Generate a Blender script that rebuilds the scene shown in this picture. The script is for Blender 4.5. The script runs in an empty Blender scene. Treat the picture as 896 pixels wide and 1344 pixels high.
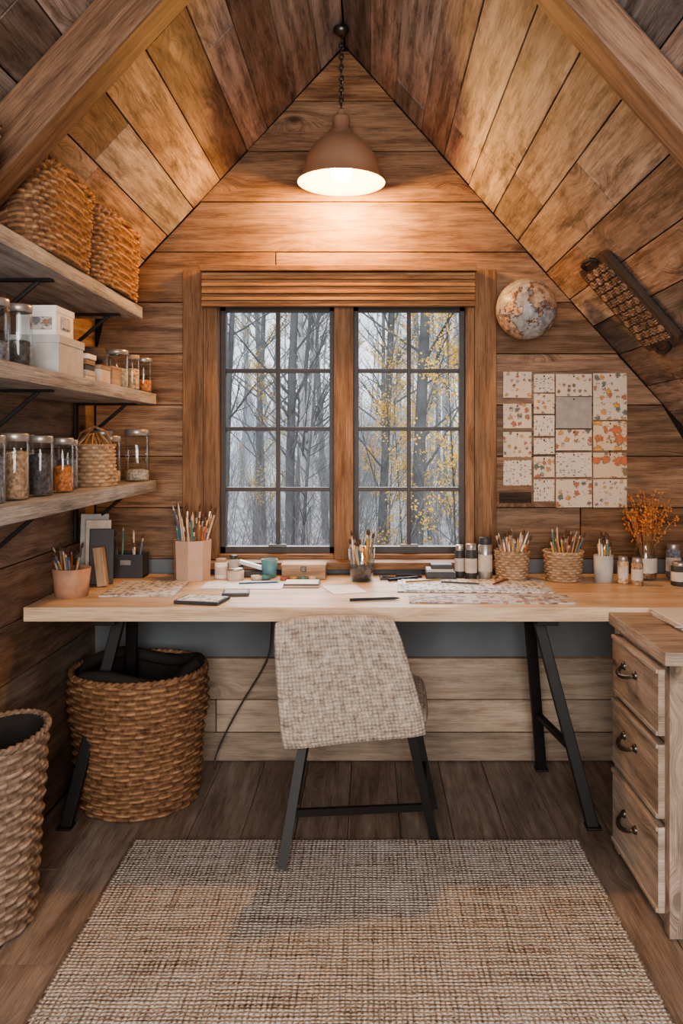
import bpy, math, random
from mathutils import Vector, Matrix, noise
R = random.Random(7)
V = Vector
sin, cos, pi = math.sin, math.cos, math.pi

# ------------------------------------------------------------------ materials
def newmat(name):
    m = bpy.data.materials.new(name); m.use_nodes = True
    nt = m.node_tree; nt.nodes.clear()
    out = nt.nodes.new('ShaderNodeOutputMaterial')
    return m, nt, out
class N:
    def __init__(s, nt): s.nt = nt
    def __call__(s, typ, ins=None, **kw):
        n = s.nt.nodes.new(typ)
        for k, v in kw.items(): setattr(n, k, v)
        if ins:
            for k, v in ins.items():
                if isinstance(v, bpy.types.NodeSocket): s.nt.links.new(v, n.inputs[k])
                else: n.inputs[k].default_value = v
        return n
    def math(s, op, a, b=0.0, c=None, clamp=False):
        d = {0: a, 1: b}
        if c is not None: d[2] = c
        n = s('ShaderNodeMath', d, operation=op, use_clamp=clamp); return n.outputs[0]
    def ramp(s, fac, stops, interp='LINEAR'):
        n = s('ShaderNodeValToRGB', {0: fac}); cr = n.color_ramp; cr.interpolation = interp
        while len(cr.elements) < len(stops): cr.elements.new(0.5)
        for e, (p, c) in zip(cr.elements, stops):
            e.position = p; e.color = (c[0], c[1], c[2], 1)
        return n.outputs[0]
    def mix(s, f, a, b, bt='MIX'):
        n = s('ShaderNodeMix', data_type='RGBA', blend_type=bt)
        for sock, v in ((n.inputs[0], f), (n.inputs[6], a), (n.inputs[7], b)):
            if isinstance(v, bpy.types.NodeSocket): s.nt.links.new(v, sock)
            else: sock.default_value = v if not isinstance(v, tuple) or len(v) == 4 else (*v, 1)
        return n.outputs[2]

def plain(name, col, rough=.6, metal=0, var=.15, nscale=30, bump=.0, emis=None, spec=.5):
    m, nt, out = newmat(name); n = N(nt)
    tc = n('ShaderNodeTexCoord')
    nz = n('ShaderNodeTexNoise', {'Vector': tc.outputs['Object'], 'Scale': nscale, 'Detail': 4})
    a = tuple(c * (1 - var) for c in col); b = tuple(min(1, c * (1 + var)) for c in col)
    c = n.ramp(nz.outputs[0], [(.3, a), (.7, b)])
    d = {'Base Color': c, 'Roughness': rough, 'Metallic': metal, 'Specular IOR Level': spec}
    p = n('ShaderNodeBsdfPrincipled', d)
    if bump:
        bn = n('ShaderNodeBump', {'Height': nz.outputs[0], 'Strength': bump, 'Distance': .004})
        nt.links.new(bn.outputs[0], p.inputs['Normal'])
    if emis:
        p.inputs['Emission Color'].default_value = (*emis[0], 1); p.inputs['Emission Strength'].default_value = emis[1]
    nt.links.new(p.outputs[0], out.inputs[0]); return m

def wood(name, dark, mid, light, grey=(.3, .27, .25), greyamt=.0, su=1.3, sv=17, rough=.6, bump=.35, tint=(.7, 1.25), knots=.8, dirt=.0):
    m, nt, out = newmat(name); n = N(nt)
    uv = n('ShaderNodeUVMap').outputs[0]
    at = n('ShaderNodeAttribute', attribute_name='tint')
    sp = n('ShaderNodeSeparateColor', {0: at.outputs['Color']})
    mk = n('ShaderNodeMapping', {0: uv, 3: (1.9, 5.0, 1)})
    vo = n('ShaderNodeTexVoronoi', {'Vector': mk.outputs[0], 'Scale': 1.0, 'Randomness': 1.0})
    kd = n.math('SUBTRACT', .26, vo.outputs['Distance'], clamp=True)
    kn = n.math('MULTIPLY', kd, 3.0, clamp=True)
    mp = n('ShaderNodeMapping', {0: uv, 3: (su, sv, 1)})
    off = n('ShaderNodeCombineXYZ', {1: n.math('MULTIPLY', kn, 1.3)})
    va = n('ShaderNodeVectorMath', {0: mp.outputs[0], 1: off.outputs[0]}, operation='ADD')
    g1 = n('ShaderNodeTexNoise', {'Vector': va.outputs[0], 'Scale': 1.6, 'Detail': 9, 'Roughness': .72, 'Distortion': .3})
    m2 = n('ShaderNodeMapping', {0: va.outputs[0], 3: (1.4, 7.0, 1)})
    g2 = n('ShaderNodeTexNoise', {'Vector': m2.outputs[0], 'Scale': 3.4, 'Detail': 5, 'Roughness': .8})
    m3 = n('ShaderNodeMapping', {0: uv, 3: (1.5, 3.0, 1)})
    g3 = n('ShaderNodeTexNoise', {'Vector': m3.outputs[0], 'Scale': 1.5, 'Detail': 5, 'Roughness': .6})
    f = n.math('ADD', n.math('MULTIPLY', g1.outputs[0], .5), n.math('MULTIPLY', g2.outputs[0], .5))
    c = n.ramp(f, [(.41, dark), (.5, mid), (.59, light)])
    gf = n.math('MULTIPLY', n.math('ADD', sp.outputs[1], n.math('SUBTRACT', g3.outputs[0], .5)), greyamt, clamp=True)
    gcol = n.ramp(f, [(.41, tuple(x * .5 for x in grey)), (.5, grey), (.59, tuple(x * 1.45 for x in grey))])
    c = n.mix(gf, c, gcol)
    tv = n('ShaderNodeMapRange', {0: sp.outputs[0], 3: tint[0], 4: tint[1]}).outputs[0]
    tv = n.math('MULTIPLY', tv, n('ShaderNodeMapRange', {0: g3.outputs[0], 1: .3, 2: .7, 3: .75, 4: 1.18}).outputs[0])
    if dirt:
        m4 = n('ShaderNodeMapping', {0: uv, 3: (3, 14.0, 1)})
        g4 = n('ShaderNodeTexNoise', {'Vector': m4.outputs[0], 'Scale': 1.5, 'Detail': 8, 'Roughness': .75})
        dv = n('ShaderNodeMapRange', {0: g4.outputs[0], 1: .36, 2: .52, 3: 1 - dirt, 4: 1}).outputs[0]
        tv = n.math('MULTIPLY', tv, dv)
    cc = n('ShaderNodeCombineColor', {0: tv, 1: tv, 2: tv})
    c = n.mix(1.0, c, cc.outputs[0], 'MULTIPLY')
    core = n.math('MULTIPLY', n.math('SUBTRACT', .095, vo.outputs['Distance'], clamp=True), 22.0 * knots, clamp=True)
    c = n.mix(n.math('MULTIPLY', core, .85), c, tuple(x * .3 for x in dark))
    p = n('ShaderNodeBsdfPrincipled', {'Base Color': c, 'Roughness': rough, 'Specular IOR Level': .3})
    bn = n('ShaderNodeBump', {'Height': f, 'Strength': bump, 'Distance': .005})
    nt.links.new(bn.outputs[0], p.inputs['Normal'])
    nt.links.new(p.outputs[0], out.inputs[0]); return m

def fibre(name, dark, light, rough=.75, wk=.9):
    m, nt, out = newmat(name); n = N(nt)
    at = n('ShaderNodeAttribute', attribute_name='tint')
    sp = n('ShaderNodeSeparateColor', {0: at.outputs['Color']})
    tc = n('ShaderNodeTexCoord')
    nz = n('ShaderNodeTexNoise', {'Vector': tc.outputs['Object'], 'Scale': 60, 'Detail': 5})
    f = n.math('ADD', n.math('MULTIPLY', sp.outputs[0], .7), n.math('MULTIPLY', n.math('SUBTRACT', nz.outputs[0], .38), wk), clamp=True)
    c = n.mix(f, dark, light)
    p = n('ShaderNodeBsdfPrincipled', {'Base Color': c, 'Roughness': rough, 'Specular IOR Level': .3})
    bn = n('ShaderNodeBump', {'Height': nz.outputs[0], 'Strength': .5, 'Distance': .003})
    nt.links.new(bn.outputs[0], p.inputs['Normal'])
    nt.links.new(p.outputs[0], out.inputs[0]); return m

def glass(name, tint=(.93, .96, .96), k=.45, base=.04, rough=.04):
    m, nt, out = newmat(name); n = N(nt)
    lw = n('ShaderNodeLayerWeight', {0: .35})
    f = n.math('ADD', n.math('MULTIPLY', lw.outputs['Facing'], k), base, clamp=True)
    tr = n('ShaderNodeBsdfTransparent', {0: (*tint, 1)})
    gl = n('ShaderNodeBsdfGlossy', {'Roughness': rough, 'Color': (.9, .93, .95, 1)})
    mx = n('ShaderNodeMixShader', {0: f, 1: tr.outputs[0], 2: gl.outputs[0]})
    nt.links.new(mx.outputs[0], out.inputs[0]); return m

def doodle(name, base, c1, c2, c3, scale=40, thr=.45, stretch=(1, 1)):
    m, nt, out = newmat(name); n = N(nt)
    uv0 = n('ShaderNodeUVMap').outputs[0]
    uv = n('ShaderNodeMapping', {0: uv0, 3: (stretch[0], stretch[1], 1)}).outputs[0]
    vo = n('ShaderNodeTexVoronoi', {'Vector': uv, 'Scale': scale, 'Randomness': .55})
    nz = n('ShaderNodeTexNoise', {'Vector': uv, 'Scale': scale * 3.2, 'Detail': 5, 'Roughness': .8})
    sp = n('ShaderNodeSeparateColor', {0: vo.outputs['Color']})
    d = n.math('ADD', vo.outputs['Distance'], n.math('MULTIPLY', n.math('SUBTRACT', nz.outputs[0], .5), 1.6))
    mask = n.math('MULTIPLY', n.math('LESS_THAN', d, thr), n.math('GREATER_THAN', sp.outputs[2], .2))
    col = n.mix(n.math('GREATER_THAN', sp.outputs[0], .4), c1, c2)
    col = n.mix(n.math('GREATER_THAN', sp.outputs[1], .65), col, c3)
    ring = n.math('LESS_THAN', n.math('ABSOLUTE', n.math('SUBTRACT', d, thr)), .05)
    n2 = n('ShaderNodeTexNoise', {'Vector': uv, 'Scale': 8})
    bcol = n.mix(n2.outputs[0], tuple(x * .85 for x in base), base)
    c = n.mix(n.math('MULTIPLY', mask, .9), bcol, col)
    c = n.mix(n.math('MULTIPLY', n.math('MULTIPLY', ring, n.math('GREATER_THAN', sp.outputs[2], .2)), .8), c, (.08, .05, .04))
    p = n('ShaderNodeBsdfPrincipled', {'Base Color': c, 'Roughness': .7})
    nt.links.new(p.outputs[0], out.inputs[0]); return m

M = {}
M['ceil'] = wood('ceiling_boards', (.13, .083, .058), (.32, .22, .165), (.49, .365, .29), grey=(.34, .298, .275), greyamt=1.2, tint=(.55, 1.3), bump=.7, dirt=.6)
M['wallb'] = wood('pine_wall_boards', (.135, .060, .028), (.33, .175, .088), (.49, .295, .165), grey=(.28, .205, .155), greyamt=.5, tint=(.6, 1.15), dirt=.4)
M['walll'] = wood('side_wall_boards', (.12, .065, .04), (.285, .17, .108), (.41, .27, .185), grey=(.27, .222, .19), greyamt=.7, tint=(.65, 1.2), dirt=.35)
M['wains'] = wood('pale_panel_boards', (.36, .265, .19), (.54, .415, .315), (.65, .53, .42), tint=(.75, 1.1), bump=.25, dirt=.25)
M['beam'] = wood('beam_wood', (.085, .042, .024), (.205, .110, .063), (.31, .185, .112), grey=(.2, .15, .115), greyamt=.45, tint=(.9, 1.1), dirt=.35)
M['floor'] = wood('floor_boards', (.165, .112, .082), (.29, .207, .155), (.395, .30, .235), grey=(.31, .26, .225), greyamt=.7, tint=(.85, 1.12), rough=.5, bump=.25, knots=.4, dirt=.25)
M['desk'] = wood('desk_oak', (.50, .33, .20), (.71, .51, .345), (.81, .65, .48), tint=(.92, 1.05), rough=.34, bump=.14, knots=.3, sv=12)
M['shelf'] = wood('weathered_shelf', (.18, .165, .158), (.40, .385, .375), (.59, .57, .56), tint=(.85, 1.1), bump=.8, dirt=.3)
M['cab'] = wood('cabinet_wood', (.22, .165, .12), (.44, .335, .255), (.58, .465, .37), grey=(.45, .40, .36), greyamt=.7, tint=(.85, 1.12), dirt=.25)
M['trim'] = wood('trim_wood', (.14, .066, .031), (.29, .157, .080), (.41, .245, .135), tint=(.85, 1.1), dirt=.25)
M['blind'] = wood('woven_blind', (.15, .072, .03), (.30, .16, .076), (.41, .245, .125), tint=(.75, 1.2), bump=.3, knots=0)
M['boxwood'] = wood('box_wood', (.28, .17, .10), (.46, .31, .19), (.58, .42, .29), knots=.2)
M['dkwood'] = wood('dark_carved_wood', (.028, .02, .016), (.08, .054, .04), (.15, .105, .078), knots=.2, bump=.8)
M['carve'] = wood('carved_relief_wood', (.11, .066, .045), (.26, .17, .12), (.40, .29, .215), knots=.2, bump=.8)
M['back'] = plain('seam_backing', (.02, .012, .008), .9)
M['bluewall'] = plain('blue_grey_paint', (.15, .168, .182), .7, nscale=5)
M['wick'] = fibre('wicker_brown', (.075, .032, .015), (.58, .335, .185))
M['wickg'] = fibre('wicker_grey', (.12, .078, .053), (.60, .45, .335))
M['wickl'] = fibre('wicker_straw', (.22, .13, .07), (.70, .50, .33))
M['knit'] = fibre('boucle_wool', (.22, .168, .13), (.72, .625, .53), .95, 1.2)
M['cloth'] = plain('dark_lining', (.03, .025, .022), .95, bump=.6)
M['black'] = plain('black_steel', (.022, .02, .02), .5, .0, spec=.3)
M['iron'] = plain('aged_iron', (.12, .11, .105), .35, .9)
M['bronze'] = plain('window_bronze', (.055, .046, .042), .5, .1)
M['copper'] = plain('pendant_copper', (.50, .315, .215), .32, .35, var=.1, nscale=6)
M['shadein'] = plain('shade_inner', (.55, .32, .14), .6)
M['bulb'] = plain('bulb_glow', (1, .8, .5), .3, emis=((1, .74, .40), 34))
M['gl'] = glass('clear_glass')
M['glw'] = glass('window_glass', (.985, .995, .995), .0, .0015, .25)
M['lid'] = plain('jar_lid', (.42, .38, .34), .35, .6)
M['lidw'] = plain('cork_lid', (.42, .28, .17), .8, bump=.4, nscale=80)
M['kraft'] = plain('kraft_cup', (.50, .29, .19), .8)
M['blush'] = plain('blush_ceramic', (.56, .38, .28), .55, var=.06)
M['white'] = plain('white_paper', (.82, .79, .75), .8, var=.05)
M['cream'] = plain('cream_card', (.60, .51, .43), .8)
M['greyb'] = plain('grey_box', (.48, .46, .44), .7, var=.1)
M['teal'] = plain('teal_cup', (.14, .30, .34), .5)
M['char'] = plain('charcoal', (.05, .05, .055), .5)
M['steel'] = plain('brushed_steel', (.6, .59, .58), .3, .8)
M['bris'] = plain('brush_bristle', (.10, .06, .04), .9)
M['orange'] = plain('dried_flower', (.56, .22, .07), .8, var=.5, nscale=60)
M['stem'] = plain('dried_stem', (.4, .2, .09), .8)
cols = [(.45, .12, .07), (.07, .16, .27), (.55, .33, .1), (.12, .09, .07), (.3, .18, .1), (.10, .25, .25), (.6, .5, .38), (.5, .28, .16), (.75, .70, .62)]
PC = [plain('pencil_paint_%d' % i, c, .4) for i, c in enumerate(cols)]
FILL = [plain('jar_fill_%d' % i, c, .8, var=.6, nscale=110, bump=1) for i, c in enumerate([(.38, .24, .15), (.09, .08, .08), (.55, .2, .07), (.18, .18, .21), (.45, .38, .31), (.6, .4, .24)])]
DO = [doodle('sketch_paper_a', (.76, .62, .48), (.50, .12, .03), (.16, .09, .06), (.78, .38, .05), 48, .30),
      doodle('sketch_paper_b', (.76, .62, .48), (.75, .32, .03), (.48, .13, .04), (.08, .14, .16), 36, .38),
      doodle('sketch_paper_c', (.77, .66, .54), (.10, .10, .10), (.42, .15, .06), (.15, .15, .15), 70, .30, (1, 1.6)),
      doodle('sketch_paper_d', (.74, .56, .38), (.82, .36, .04), (.25, .18, .1), (.6, .15, .04), 26, .50)]
M['map'] = doodle('patterned_sheet', (.76, .75, .73), (.14, .15, .18), (.35, .30, .27), (.25, .3, .36), 48, .42)
M['map2'] = doodle('inked_strip', (.60, .56, .51), (.06, .06, .07), (.40, .17, .08), (.2, .2, .25), 42, .50)
M['draw'] = doodle('pencil_drawing', (.82, .80, .76), (.35, .33, .32), (.45, .36, .3), (.3, .3, .3), 22, .12)
M['greycard'] = plain('grey_card', (.38, .34, .305), .8)

def mat_globe():
    m, nt, out = newmat('globe_map'); n = N(nt)
    tc = n('ShaderNodeTexCoord')
    nz = n('ShaderNodeTexNoise', {'Vector': tc.outputs['Object'], 'Scale': 8, 'Detail': 8, 'Roughness': .65})
    n2 = n('ShaderNodeTexNoise', {'Vector': tc.outputs['Object'], 'Scale': 50, 'Detail': 5})
    land = n.ramp(n2.outputs[0], [(.35, (.25, .13, .08)), (.65, (.60, .45, .32))])
    sea = n.ramp(n2.outputs[0], [(.35, (.20, .21, .23)), (.7, (.46, .44, .42))])
    c = n.mix(n.math('GREATER_THAN', nz.outputs[0], .5), sea, land)
    edge = n.math('LESS_THAN', n.math('ABSOLUTE', n.math('SUBTRACT', nz.outputs[0], .5)), .014)
    c = n.mix(edge, c, (.10, .06, .05))
    p = n('ShaderNodeBsdfPrincipled', {'Base Color': c, 'Roughness': .4})
    nt.links.new(p.outputs[0], out.inputs[0]); return m
M['globe'] = mat_globe()

def mat_rug():
    m, nt, out = newmat('woven_rug'); n = N(nt)
    uv = n('ShaderNodeUVMap').outputs[0]
    ds = n('ShaderNodeTexNoise', {'Vector': uv, 'Scale': 30, 'Detail': 2})
    dv = n('ShaderNodeVectorMath', {0: ds.outputs['Color'], 3: .010}, operation='SCALE')
    uvd = n('ShaderNodeVectorMath', {0: uv, 1: dv.outputs[0]}, operation='ADD').outputs[0]
    s = n('ShaderNodeSeparateXYZ', {0: uvd})
    k = pi / .0125
    a = n.math('ABSOLUTE', n.math('SINE', n.math('MULTIPLY', s.outputs[0], k)))
    b = n.math('ABSOLUTE', n.math('SINE', n.math('MULTIPLY', s.outputs[1], k)))
    w = n.math('MULTIPLY', a, b)
    m1 = n('ShaderNodeMapping', {0: uv, 3: (2.5, 75, 1)})
    st = n('ShaderNodeTexNoise', {'Vector': m1.outputs[0], 'Scale': 1.4, 'Detail': 4, 'Roughness': .7})
    m2 = n('ShaderNodeMapping', {0: uv, 3: (70, 3, 1)})
    s2 = n('ShaderNodeTexNoise', {'Vector': m2.outputs[0], 'Scale': 1.4, 'Detail': 4, 'Roughness': .7})
    fl = n('ShaderNodeTexNoise', {'Vector': uv, 'Scale': 120, 'Detail': 5, 'Roughness': .7})
    f = n.math('ADD', n.math('MULTIPLY', w, .5), n.math('MULTIPLY', n.math('SUBTRACT', st.outputs[0], .5), 1.9))
    f = n.math('ADD', f, n.math('MULTIPLY', n.math('SUBTRACT', s2.outputs[0], .5), 1.2))
    f = n.math('ADD', f, n.math('MULTIPLY', n.math('SUBTRACT', fl.outputs[0], .5), 1.5))
    f = n.math('ADD', f, .30)
    c = n.ramp(f, [(.0, (.17, .12, .09)), (.28, (.46, .38, .315)), (.55, (.74, .675, .61)), (1, (.88, .85, .81))])
    p = n('ShaderNodeBsdfPrincipled', {'Base Color': c, 'Roughness': .95, 'Specular IOR Level': .1})
    h = n.math('ADD', n.math('MULTIPLY', w, 1.0), n.math('MULTIPLY', fl.outputs[0], .8))
    bn = n('ShaderNodeBump', {'Height': h, 'Strength': 1.0, 'Distance': .007})
    nt.links.new(bn.outputs[0], p.inputs['Normal'])
    nt.links.new(p.outputs[0], out.inputs[0]); return m
M['rug'] = mat_rug()

def mat_painted_haze(name, near, far, y0=11, y1=36, var=.3, nscale=3):  # aerial haze painted into the base colour, blending to the far tone with depth
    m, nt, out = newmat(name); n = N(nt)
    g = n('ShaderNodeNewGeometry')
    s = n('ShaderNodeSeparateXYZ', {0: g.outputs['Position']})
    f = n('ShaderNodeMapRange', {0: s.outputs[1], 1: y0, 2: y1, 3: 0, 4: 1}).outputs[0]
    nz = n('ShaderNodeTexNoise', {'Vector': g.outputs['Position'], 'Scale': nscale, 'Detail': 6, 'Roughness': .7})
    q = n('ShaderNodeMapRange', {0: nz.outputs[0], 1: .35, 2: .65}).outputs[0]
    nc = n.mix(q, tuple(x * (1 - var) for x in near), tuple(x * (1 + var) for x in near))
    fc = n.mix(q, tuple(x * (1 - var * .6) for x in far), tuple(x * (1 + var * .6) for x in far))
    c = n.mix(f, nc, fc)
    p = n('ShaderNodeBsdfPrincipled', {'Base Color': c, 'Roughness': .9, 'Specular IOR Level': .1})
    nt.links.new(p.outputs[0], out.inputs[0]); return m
M['bark'] = mat_painted_haze('tree_bark', (.07, .064, .061), (.44, .45, .47))
M['twig'] = mat_painted_haze('shrub_twigs', (.19, .17, .16), (.48, .49, .51))
M['birch'] = mat_painted_haze('birch_bark', (.50, .48, .46), (.6, .6, .61), var=.45)
M['leaf'] = mat_painted_haze('yellow_leaves', (.84, .50, .08), (.70, .57, .28))
M['ground'] = mat_painted_haze('forest_ground', (.26, .22, .19), (.44, .445, .46), var=.5, nscale=2)

# ------------------------------------------------------------------ mesh builder
class B:
    def __init__(s):
        s.v = []; s.f = []; s.uv = []; s.m = []; s.t = []; s.s = []; s.mats = []
    def mi(s, mat):
        if isinstance(mat, str): mat = M[mat]
        if mat not in s.mats: s.mats.append(mat)
        return s.mats.index(mat)
    def face(s, idx, uvs, mi, t, sm=False):
        s.f.append(tuple(idx)); s.uv.append(uvs); s.m.append(mi); s.t.append(t); s.s.append(sm)
    def box(s, c, size, mat, rot=None, t=None):
        mi = s.mi(mat); c = V(c); hx = [x / 2 for x in size]
        L = max(range(3), key=lambda i: size[i])
        off = (R.uniform(0, 50), R.uniform(0, 50)); t = t or (R.random(), R.random())
        b0 = len(s.v); loc = []
        for i in range(8):
            p = V((hx[0] * (1 if i & 1 else -1), hx[1] * (1 if i & 2 else -1), hx[2] * (1 if i & 4 else -1)))
            loc.append(p); q = rot @ p if rot else p
            s.v.append(q + c)
        for ax, fs in ((2, (0, 2, 3, 1)), (2, (4, 5, 7, 6)), (1, (0, 1, 5, 4)), (1, (2, 6, 7, 3)), (0, (0, 4, 6, 2)), (0, (1, 3, 7, 5))):
            axes = [a for a in range(3) if a != ax]
            if L in axes:
                ua = L; va = [a for a in axes if a != L][0]
            else: ua, va = axes
            s.face([b0 + i for i in fs], [(loc[i][ua] + off[0], loc[i][va] + off[1]) for i in fs], mi, t)
    def board(s, cs, nrm, th, mat, U, t=None, ch=.0015):
        mi = s.mi(mat); cs = [V(c) for c in cs]; cen = sum(cs, V((0, 0, 0))) / 4
        Vd = U.cross(nrm); off = (R.uniform(0, 80), R.uniform(0, 80)); t = t or (R.random(), R.random())
        b0 = len(s.v); allv = []
        for c in cs:
            d = (cen - c); d = U * (math.copysign(ch, d.dot(U))) + Vd * (math.copysign(ch, d.dot(Vd)))
            allv.append(c + d)
        for c in cs: allv.append(c - nrm * ch)
        for c in cs: allv.append(c - nrm * th)
        s.v += allv
        uvf = lambda i: (allv[i].dot(U) + off[0], allv[i].dot(Vd) + off[1])
        fs = [(0, 1, 2, 3)]
        for k in range(4):
            k2 = (k + 1) % 4
            fs.append((k, 4 + k, 4 + k2, k2)); fs.append((4 + k, 8 + k, 8 + k2, 4 + k2))
        for f in fs: s.face([b0 + i for i in f], [uvf(i) for i in f], mi, t)
    def grid(s, fn, nu, nv, mat, closeu=False, tf=None, smooth=True, us=1, vs=1):
        mi = s.mi(mat); b0 = len(s.v); cu = nu if closeu else nu + 1
        for j in range(nv + 1):
            for i in range(cu): s.v.append(V(fn(i / nu, j / nv)))
        off = R.uniform(0, 9)
        t0 = (R.random(), R.random())
        for j in range(nv):
            for i in range(nu):
                i2 = (i + 1) % cu
                a, b_, c, d = b0 + j * cu + i, b0 + j * cu + i2, b0 + (j + 1) * cu + i2, b0 + (j + 1) * cu + i
                u0, u1, v0, v1 = i / nu * us + off, (i + 1) / nu * us + off, j / nv * vs, (j + 1) / nv * vs
                t = tf(i, j) if tf else t0
                s.face((a, b_, c, d), [(u0, v0), (u1, v0), (u1, v1), (u0, v1)], mi, t, smooth)
    def lathe(s, prof, c, mat, seg=24, smooth=True, sx=1, sy=1, rot=None):
        c = V(c); n = len(prof) - 1
        L = sum((V(prof[i + 1]) - V(prof[i])).length for i in range(n))
        def fn(u, v):
            k = round(v * n); r, z = prof[k]; a = u * 2 * pi
            p = V((r * cos(a) * sx, r * sin(a) * sy, z))
            return (rot @ p if rot else p) + c
        s.grid(fn, seg, n, mat, True, smooth=smooth, us=2 * pi * max(p[0] for p in prof), vs=L)
    def tube(s, pts, r, mat, seg=6, cap=True):
        mi = s.mi(mat); pts = [V(p) for p in pts]; n = len(pts); rs = r if isinstance(r, (list, tuple)) else [r] * n
        b0 = len(s.v); t = (R.random(), R.random()); acc = [0]
        off = R.uniform(0, 9)
        for i in range(n):
            d = (pts[min(i + 1, n - 1)] - pts[max(i - 1, 0)]).normalized()
            a = d.cross(V((0.3, .2, 1)) if abs(d.z) < .95 else V((1, 0.1, 0))).normalized(); b_ = d.cross(a)
            for k in range(seg):
                an = 2 * pi * k / seg
                s.v.append(pts[i] + (a * cos(an) + b_ * sin(an)) * rs[i])
            if i: acc.append(acc[-1] + (pts[i] - pts[i - 1]).length)
        for i in range(n - 1):
            for k in range(seg):
                k2 = (k + 1) % seg
                s.face((b0 + i * seg + k, b0 + i * seg + k2, b0 + (i + 1) * seg + k2, b0 + (i + 1) * seg + k),
                       [(acc[i] + off, k * .02), (acc[i] + off, k * .02 + .02), (acc[i + 1] + off, k * .02 + .02), (acc[i + 1] + off, k * .02)], mi, t, seg > 4)
        if cap:
            for q in (0, n - 1):
                s.face([b0 + q * seg + k for k in range(seg)], [(0, 0)] * seg, mi, t)
    def bar(s, a, b_, w, mat, w2=None):
        a = V(a); b_ = V(b_); d = b_ - a; z = d.normalized()
        x = z.cross(V((0, 1, 0))).normalized() if abs(z.y) < .9 else V((1, 0, 0)); y = z.cross(x)
        rot = Matrix((x, y, z)).transposed()
        s.box((a + b_) / 2, (w, w2 or w, d.length), mat, rot)
    def done(s, name, bevel=0, parent=None):
        me = bpy.data.meshes.new(name); me.from_pydata([tuple(v) for v in s.v], [], s.f)
        for m in s.mats: me.materials.append(m)
        me.polygons.foreach_set('material_index', s.m); me.polygons.foreach_set('use_smooth', s.s)
        uvl = me.uv_layers.new(name='UVMap')
        uvl.data.foreach_set('uv', [x for f in s.uv for p in f for x in p])
        ca = me.color_attributes.new(name='tint', type='FLOAT_COLOR', domain='CORNER')
        ca.data.foreach_set('color', [x for f, t in zip(s.f, s.t) for _ in f for x in (t[0], t[1], 0, 1)])
        me.update()
        ob = bpy.data.objects.new(name, me); bpy.context.scene.collection.objects.link(ob)
        if bevel:
            md = ob.modifiers.new('bev', 'BEVEL'); md.width = bevel; md.segments = 2; md.limit_method = 'ANGLE'
        if parent: ob.parent = parent
        return ob

def planks(b, O, U, Vv, Nn, rows, ulim, mat, seg=(.7, 1.6), th=.016, gap=.0018):
    O, U, Vv, Nn = V(O), V(U), V(Vv), V(Nn)
    for (v0, v1) in rows:
        for (a0, a1, b0_, b1) in ulim(v0, v1):
            lo, hi = max(a0, a1), min(b0_, b1); cuts = []
            x = lo + R.uniform(.25, 1) * seg[0]
            while x < hi - .2:
                cuts.append(x); x += R.uniform(*seg)
            L0, L1 = a0, a1
            ends = [(c, c) for c in cuts] + [(b0_, b1)]
            for (e0, e1) in ends:
                P = lambda u, v: O + U * u + Vv * v
                g = gap
                w = R.uniform(0, .004)
                cs = [P(L0 + g, v0 + g) - Nn * w, P(e0 - g, v0 + g) - Nn * w, P(e1 - g, v1 - g) - Nn * w, P(L1 + g, v1 - g) - Nn * w]
                b.board(cs, Nn, th, mat, U)
                L0, L1 = e0, e1

def rowsof(a, b, w, jit=.0):
    n = max(1, round((b - a) / w)); xs = [a + (b - a) * i / n for i in range(n + 1)]
    for i in range(1, n): xs[i] += R.uniform(-jit, jit)
    return list(zip(xs[:-1], xs[1:]))

# ------------------------------------------------------------------ room shell
XL, XR, YB, YF = -1.10, 1.30, 3.24, -1.0
RX, RZ = -.10, 2.86
mL, mR = 1.08, 1.13
zL = RZ - mL * (RX - XL); zR = RZ - mR * (XR - RX)
xl = lambda z: max(XL, RX - (RZ - z) / mL)
xr = lambda z: min(XR, RX + (RZ - z) / mR)
WX0, WX1, WZ0, WZ1 = -.62, .40, .80, 1.83

b = B()
rows = rowsof(.80, 1.83, .206) + rowsof(1.83, RZ - .02, .19)
def ul(v0, v1):
    L = (xl(v0), xl(v1)); Rr = (xr(v0), xr(v1))
    if v0 >= WZ0 - .001 and v1 <= WZ1 + .001:
        return [(L[0], L[1], WX0, WX0), (WX1, WX1, Rr[0], Rr[1])]
    return [(L[0], L[1], Rr[0], Rr[1])]
planks(b, (0, YB, 0), (1, 0, 0), (0, 0, 1), (0, -1, 0), rows, ul, 'wallb', seg=(1.3, 2.4))
def prism(b, pts, y0, y1, mat):
    mi = b.mi(mat); n = len(pts); k = len(b.v)
    for y in (y0, y1):
        for (x, z) in pts: b.v.append(V((x, y, z)))
    b.face(range(k, k + n), [(0, 0)] * n, mi, (0, 0)); b.face(range(k + n, k + 2 * n), [(0, 0)] * n, mi, (0, 0))
    for i in range(n):
        j = (i + 1) % n; b.face((k + i, k + j, k + n + j, k + n + i), [(0, 0)] * 4, mi, (0, 0))
y0, y1 = YB + .014, YB + .07; e = .045
prism(b, [(XL - e, 0), (XR + e, 0), (XR + e, WZ0), (XL - e, WZ0)], y0, y1, 'back')
prism(b, [(XL - e, WZ0), (WX0, WZ0), (WX0, WZ1), (xl(WZ1), WZ1 + e), (XL - e, zL + e)], y0, y1, 'back')
prism(b, [(WX1, WZ0), (XR + e, WZ0), (XR + e, zR + e), (xr(WZ1) + e, WZ1), (WX1, WZ1)], y0, y1, 'back')
prism(b, [(xl(WZ1) - e, WZ1), (xr(WZ1) + e, WZ1), (RX, RZ + e)], y0, y1, 'back')
b.box(((XL + XR) / 2, YB + .004, .605), (XR - XL, .018, .39), 'bluewall')
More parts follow.
